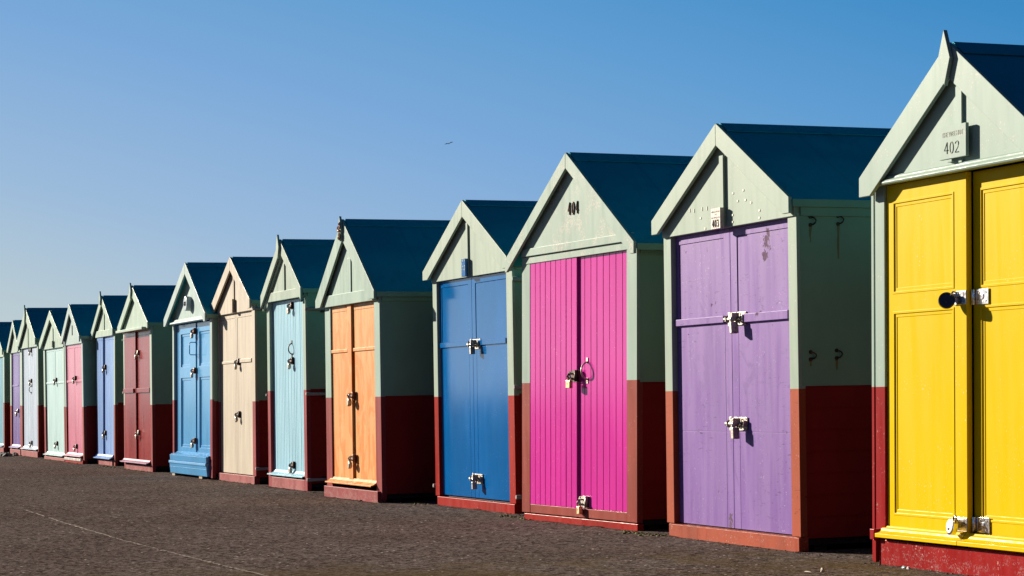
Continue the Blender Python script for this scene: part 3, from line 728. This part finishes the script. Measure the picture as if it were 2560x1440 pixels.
# 408 carved wooden sign, 413 sign
b = MB(.01); b.box(.80, .885, -.050, -.024, 1.905, 2.058); b.build('sign_board', M['woodsign'], G('beige'), .002)
b = MB(-.045); b.box(.99, 1.12, -.048, -.024, 1.842, 1.94); b.build('sign_board', M['green_warm'], G('mint'), .002)
# 409 round disc
b = MB(.03); b.disc((1.035, -.047, 2.092), (0, 1, 0), .088, .07, 0, 40); pl = b.build('number_disc', paint('pale_blue_enamel', (.58, .68, .76), .3, .03), G('sky'))
digits('lettering', '409', .985, 2.066, .026, .052, .010, .0042, matte('navy_lettering', (.01, .04, .09), .4, .1), pl, -.083, .03)

# ------------------------------------------------------------------ latches, handles, padlocks
def latch_at(n, side, x, z, mat='steel', kind='hasp', lock='round', label='', k=1., size=1.1):
    root, s = HUTS[n]; d = OUT[n][1] if side == 0 else OUT[n][2]; st = s.get('step', 0)
    y = s['rec'] - (st if side == 0 else 0)
    if kind == 'barrel':
        barrel_latch(d, x, z, y, s['lean'], M[mat], None, .88); P = world(n, x + .014, y - .046, z - .022)
    else:
        hasp(d, x, z, y, s['lean'], M[mat], k); P = world(n, x - .010, y - .030 * k, z - .022 * k)
    padlock(P, s['yaw'], lock, label, n, size)

latch_at('lilac', 1, .935, 1.362, 'steel', 'barrel', 'slim', 'steel padlock on the upper bolt of the lilac hut', size=1.25)
latch_at('lilac', 1, .935, .725, 'steel', 'barrel', 'slim', 'steel padlock on the lower bolt of the lilac hut', size=1.25)
latch_at('blue', 1, .90, 1.345, 'steel', 'barrel', 'slim', 'slim padlock on the middle bolt of the deep blue hut', size=1.1)
latch_at('blue', 1, .90, .245, 'steel', 'barrel', 'slim', 'slim padlock on the bottom bolt of the deep blue hut', size=1.1)
latch_at('magenta', 0, .875, 1.050, 'iron', 'hasp', 'block', 'square brass padlock beside the ring handle of the magenta hut', 1.4, 1.3)
latch_at('magenta', 1, 1.0, .165, 'steel', 'hasp', 'block', 'square brass padlock at the foot of the magenta doors', 1.4, 1.3)
latch_at('orange', 0, .85, .945, 'rust', 'hasp', 'round', 'oval steel padlock halfway up the orange doors', 1.3, 1.35)
latch_at('orange', 0, .85, .372, 'rust', 'hasp', 'round', 'oval steel padlock low on the orange doors', 1.3, 1.25)
for z, wd in ((1.882, 'top'), (1.315, 'middle'), (.245, 'bottom')): latch_at('aqua', 1, .87, z, 'iron', 'hasp', 'round', 'padlock on the %s latch of the pale aqua doors' % wd, 1.25, 1.15)
for z, wd in ((1.350, 'upper'), (.760, 'lower')): latch_at('beige', 1, .90, z, 'iron', 'hasp', 'round', 'padlock on the %s latch of the beige doors' % wd, 1.25, 1.15)
for z, wd in ((1.760, 'top'), (1.285, 'middle'), (.44, 'bottom')): latch_at('sky', 0, 1.06, z, 'rust', 'hasp', 'round', 'padlock on the %s latch of the sky blue doors' % wd, 1.25, 1.15)
for z, wd in ((1.580, 'upper'), (.505, 'lower')): latch_at('maroon', 1, .89, z, 'steel', 'hasp', 'round', 'padlock on the %s latch of the maroon doors' % wd, 1.25, 1.15)
for z, wd in ((1.44, 'upper'), (.47, 'lower')): latch_at('periwinkle', 1, .60, z, 'iron', 'hasp', 'round', 'padlock on the %s latch of the periwinkle doors' % wd, 1.25, 1.15)
for z, wd in ((1.30, 'upper'), (.255, 'lower')): latch_at('pink', 1, .76, z, 'iron', 'hasp', 'round', 'padlock on the %s latch of the pink doors' % wd, 1.25, 1.15)
for z, wd in ((1.30, 'upper'), (.27, 'lower')): latch_at('mint', 1, 1.08, z, 'iron', 'hasp', 'round', 'padlock on the %s latch of the mint doors' % wd, 1.25, 1.15)
for z, wd in ((1.852, 'top'), (1.32, 'middle'), (.24, 'bottom')): latch_at('pale', 1, .88, z, 'iron', 'hasp', 'round', 'padlock on the %s latch of the pale blue-grey doors' % wd, 1.25, 1.15)
latch_at('purple', 0, .76, .795, 'steel', 'hasp', 'round', 'steel padlock on the violet doors', 1.3, 1.4)

# hasps of the yellow doors with their disc padlocks
def disc_hasp(z, bent, lab):
    s = HUTS['yellow'][1]; yl = s['rec'] - s['step']; y = s['rec']; DL, DR = OUT['yellow'][1], OUT['yellow'][2]
    a = MB(.042); hz = .038
    a.box(.835, .945, y - .008, y - .003, z - hz, z + hz)
    for dx, dz in ((.025, .02), (.025, -.02), (.085, .02), (.085, -.02)): a.disc((.838 + dx, y - .009, z + dz), (0, 1, 0), .006, .003, 0, 10)
    a.disc((.892, y - .009, z), (0, 1, 0), .014, .005, 0, 16)
    a.tube([(.820, y - .012, z - hz), (.820, y - .012, z + hz)], .011, 0, 12)
    o = a.build('hasp_plate', M['chrome'], DR, .002)
    a = MB(.042); a.box(.700, .815, yl - .010, yl - .003, z - hz * .9, z + hz * .9)
    a.box(.722, .732, yl - .045, yl - .004, z - .022, z + .022)
    a.build('hasp', M['chrome'], DL, .002)
    b = MB(); b.tube([(0, -.016, 0), (0, -.0155, 0), (0, -.012, 0), (0, .012, 0), (0, .016, 0)], [.030, .034, .041, .041, .034], 0, 32)
    o = b.build('padlock', M['lock_shaded'] if bent else M['chrome'], None, 0)
    b = MB(); b.tube([(.010, -.003, .034), (.016, -.002, .052), (.030, 0, .055), (.040, 0, .040), (.036, 0, .026)], .0055, 0, 10); b.build('shackle', M['chrome_dark'], o)
    b = MB(); b.disc((-.002, -.0165, -.012), (0, 1, 0), .006, .004, 0, 12); b.build('keyhole', M['dark'], o)
    o.location = world('yellow', .712 if bent else .745, yl - (.055 if bent else .05), z - .012)
    o.rotation_euler = (R(-6), R(20), R(62)) if bent else (R(-8), 0, R(-6))
    tag(o, lab, 'padlock', 'padlocks on the hut doors')
disc_hasp(1.365, True, 'round dark disc padlock halfway up the yellow doors')
disc_hasp(.245, False, 'round shiny disc padlock at the foot of the yellow doors')

d_handle(OUT['magenta'][2], 1.035, 1.020, 1.150, HUTS['magenta'][1]['rec'], .041, M['steel'], .006, .050)
d_handle(OUT['aqua'][2], .855, 1.38, 1.50, HUTS['aqua'][1]['rec'], 0, M['iron'], .006, .040)
d_handle(OUT['sky'][1], 1.075, 1.475, 1.625, HUTS['sky'][1]['rec'] - .006, .03, skb, .006, .075, True)
d_handle(OUT['pale'][2], .85, 1.11, 1.23, HUTS['pale'][1]['rec'], -.01, M['iron'], .006, .04)

# hooks and rust runs on the lilac hut's shaded side wall
def wall_hook(y, z0, z1, run):
    root = HUTS['lilac'][0]; x = 1.728 + .002
    b = MB(.019); b.tube([(x, y, z1)] + [(x + .022 * math.cos(a), y + .026 * math.cos(a), (z0 + z1) / 2 + (z1 - z0) * .5 * math.sin(a)) for a in [R(q) for q in range(75, -76, -25)]] + [(x, y, z0)], .0045, 0, 8)
    for zz in (z0, z1): b.disc((x + .003, y, zz), (1, 0, 0), .011, .008, 0, 12)
    o = b.build('wall_hook', M['iron'], root)
    if run:
        t = MB(.019); n = 6
        L_ = [(x - .0005, y - .010 * (1 - i / n * .7) + random.uniform(-.003, .003), z0 - run * i / n) for i in range(n + 1)]
        R_ = [(x - .0005, y + .012 * (1 - i / n * .7) + random.uniform(-.003, .003), z0 - run * i / n) for i in range(n + 1)]
        t.hull(L_ + R_[::-1], [(p[0] - .002, p[1], p[2]) for p in L_ + R_[::-1]]); t.build('rust_stain', M['stain'], o)
wall_hook(.089, 1.868, 1.914, .10); wall_hook(.270, 1.876, 1.921, .20); wall_hook(.079, 1.098, 1.139, .04); wall_hook(.248, 1.103, 1.147, .07)

# security bars along the side walls
def side_bar(n, x, z, capm='pipe', r=.017, lon=1.9):
    root = HUTS[n][0]; b = MB(0); b.tube([(x, -.012, z), (x, -.008, z), (x, lon, z)], [r * .8, r, r], 0, 14)
    o = b.build('security_bar', M[capm], root)
    b = MB(0); b.box(x - .024, x + .012, .16, .20, z - .034, z + .034); b.build('bar_bracket', M['iron'], o)
for z in (1.824, .97, .112): side_bar('aqua', 1.515, z)
side_bar('beige', 1.722, 1.914); side_bar('beige', 1.71, .17)
M['pipe_green'] = M['green_cool']
side_bar('blue', 1.79, 1.83, 'pipe_green', .019); side_bar('blue', 1.79, .984); side_bar('blue', 1.795, .129)
side_bar('blue', -.10, .16); side_bar('aqua', -.025, .97, 'pipe', .014); side_bar('maroon', -.05, 1.78, 'pipe_green'); side_bar('maroon', -.05, 1.05, 'pipe_green')
# white board under the pink sill
b = MB(-.045); b.box(.0, 1.40, -.045, -.02, .040, .078); b.build('step_board', M['plastic_white'], HUTS['pink'][0], .003)

# ------------------------------------------------------------------ small things on the ground and in the sky
joint = MB(); pts = [(-19.8, 3.02), (-19.0, 2.99), (-16.651, 2.935), (-14.661, 2.915), (-13.183, 2.935), (-12.067, 2.955), (-11.468, 2.975), (-9, 3.04), (-6, 3.15)]
fine = []
for (a, b_) in zip(pts, pts[1:]):
    for i in range(24): t = i / 24; fine.append((a[0] + (b_[0] - a[0]) * t, a[1] + (b_[1] - a[1]) * t))
prev = None
for i, (x, y) in enumerate(fine):
    j = random.uniform(-.006, .006); wd = random.uniform(.003, .010)
    cur = ((x, y + j - wd, .004), (x, y + j + wd, .004))
    if prev and random.random() > max(.06, .5 - i * .012): joint.face([prev[0], cur[0], cur[1], prev[1]])
    prev = cur
crk = MB(); prev = None; cp = [(-18.2, 3.45), (-18.44, 3.911), (-18.494, 4.231), (-18.688, 4.591), (-18.62, 5.0), (-18.7, 5.5)]
for (a, b_) in zip(cp, cp[1:]):
    for i in range(20):
        t = i / 20; x = a[0] + (b_[0] - a[0]) * t + random.uniform(-.012, .012); y = a[1] + (b_[1] - a[1]) * t; wd = random.uniform(.003, .012)
        cur = ((x - wd, y, .004), (x + wd, y, .004))
        if prev: crk.face([prev[0], prev[1], cur[1], cur[0]])
        prev = cur
tag(crk.build('path_crack', matte('dark_crack', (.04, .03, .028), .95, .2)), kind='structure')
tag(joint.build('path_joint', matte('sandy_joint', (.30, .21, .145), .9, .4, 30)), kind='structure')

def blob(b, x, y, z, rx, ry, rz, n=7, m=0):
    P = []
    for j in range(4):
        a = j / 3 * math.pi / 2; ring = []
        for i in range(n):
            t = 2 * math.pi * i / n; k = random.uniform(.75, 1.2)
            ring.append((x + rx * math.cos(t) * math.cos(a) * k, y + ry * math.sin(t) * math.cos(a) * k, z + rz * math.sin(a) * random.uniform(.8, 1.1)))
        P.append(ring)
    for j in range(3):
        for i in range(n): b.face([P[j][i], P[j][(i + 1) % n], P[j + 1][(i + 1) % n], P[j + 1][i]], m)

moss = MB()
for (xa_, ya, xb_, yb_, cnt, wob) in ((-13.5, 6.03, -12.9, 6.02, 55, .035), (-15.9, 6.1, -15.1, 6.0, 35, .03), (-18.7, 6.2, -17.9, 6.15, 40, .04), (-32.1, 6.05, -30.4, 6.03, 40, .03), (-34.6, 5.98, -33.2, 6.1, 40, .04),
                             (-19.0, 5.92, -18.4, 5.95, 18, .03), (-36.8, 6.02, -35, 6.0, 40, .03), (-25.0, 6.08, -23.4, 6.08, 30, .02), (-30.4, 6.03, -28.6, 6.03, 50, .02)):
    for k in range(cnt):
        t = random.random(); blob(moss, xa_ + (xb_ - xa_) * t, ya + (yb_ - ya) * t + random.gauss(0, wob), -.002, random.uniform(.008, .025), random.uniform(.008, .02), random.uniform(.005, .013), 6)
mo = moss.build('moss', matte('moss_green', (.15, .145, .02), .9, .4, 80)); tag(mo, kind='stuff')

grit = MB()
for n, y0 in (('yellow', -.02), ('lilac', -.03), ('magenta', -.01), ('blue', -.03), ('orange', -.05), ('aqua', -.02), ('beige', -.03)):
    s = HUTS[n][1]
    for k in range(60):
        p = world(n, random.uniform(s['x0'], s['x1'] + .5), y0 - abs(random.gauss(0, .02)), 0)
        r = random.uniform(.003, .009); blob(grit, p.x, p.y, -.001, r, r, r * .8, 5)
tag(grit.build('grit', matte('grit_brown', (.15, .11, .085), .9, .4, 90)), kind='stuff')

def small(name, x, y, rx, ry, rz, mat, label, cat, n=9):
    b = MB(); blob(b, 0, 0, 0, rx, ry, rz, n); o = b.build(name, mat); o.location = (x, y, 0); return tag(o, label, cat)
small('shell', -9.885, 5.52, .018, .012, .024, matte('pale_shell', (.62, .48, .34), .6, .15), 'small pale broken shell lying on the asphalt before the yellow hut', 'shell')
small('stick', -9.93, 5.46, .035, .004, .005, matte('bleached_stick', (.6, .5, .4), .8), 'tiny pale stick beside the shell before the yellow hut', 'stick')
small('scrap', -9.87, 5.985, .022, .008, .012, matte('teal_plastic', (.05, .40, .40), .4, .1), 'tiny teal plastic scrap at the foot of the yellow hut', 'litter')
small('pebble', -9.80, 5.970, .014, .008, .014, matte('white_pebble', (.7, .66, .6), .6, .1), 'tiny white pebble beside the teal scrap by the yellow hut', 'pebble')
ds = matte('dark_stone', (.05, .042, .04), .85, .3)
small('stone', -39.99, 5.80, .26, .10, .07, ds, 'long dark stone on the ground at the far left edge', 'stone')
small('stone', -39.50, 5.82, .14, .09, .08, ds, 'round dark stone before the violet hut', 'stone')
small('stone', -40.0, 6.02, .20, .07, .06, matte('reddish_stone', (.10, .05, .045), .9, .3), 'low reddish stone against the violet hut bottom board', 'stone')

# bird
b = MB(); k = 1.
b.tube([(-.26, 0, 0), (-.20, 0, .01), (-.05, 0, .02), (.10, 0, .015), (.22, 0, .0), (.30, 0, .0)], [.01, .045, .075, .06, .03, .03], 0, 10)
bird = b.build('bird', matte('dark_feathers', (.05, .06, .07), .8))
for sg in (-1, 1):
    b = MB(); P = [(.06, sg * .05, .03), (.10, sg * .28, .12), (.02, sg * .56, .06), (-.05, sg * .54, .06), (-.06, sg * .28, .11), (-.09, sg * .05, .03)]
    b.hull(P, [(p[0], p[1], p[2] - .02) for p in P]); b.build('wing', bird.data.materials[0], bird)
bird.location = (-187.0, 67.1, 23.8); bird.scale = (.75, .75, .75); bird.rotation_euler = (R(-16), R(4), R(172))
tag(bird, 'small dark bird gliding in the clear blue sky', 'bird')

# ------------------------------------------------------------------ camera
f, yaw, pitch, roll = 5507., .372117, .048742, -.0173183
F = Vector((-math.cos(yaw) * math.cos(pitch), math.sin(yaw) * math.cos(pitch), math.sin(pitch)))
Rt = Vector((math.sin(yaw), math.cos(yaw), 0)); U = Rt.cross(F)
c, q = math.cos(roll), math.sin(roll); Rr = Rt * c + U * q; Uu = U * c - Rt * q
cam = bpy.data.cameras.new('camera'); cam.sensor_width = 36; cam.lens = 36 * f / 2560; cam.clip_start = .1; cam.clip_end = 8000
co = bpy.data.objects.new('camera', cam); COL.objects.link(co)
m = Matrix((Rr, Uu, -F)).transposed().to_4x4(); m.translation = Vector((0, 0, .92)); co.matrix_world = m
sc.camera = co

sc.view_settings.view_transform = 'Standard'; sc.view_settings.look = 'None'; sc.view_settings.exposure = EXPO; sc.view_settings.gamma = 1
sc.cycles.max_bounces = 6; sc.cycles.use_denoising = True
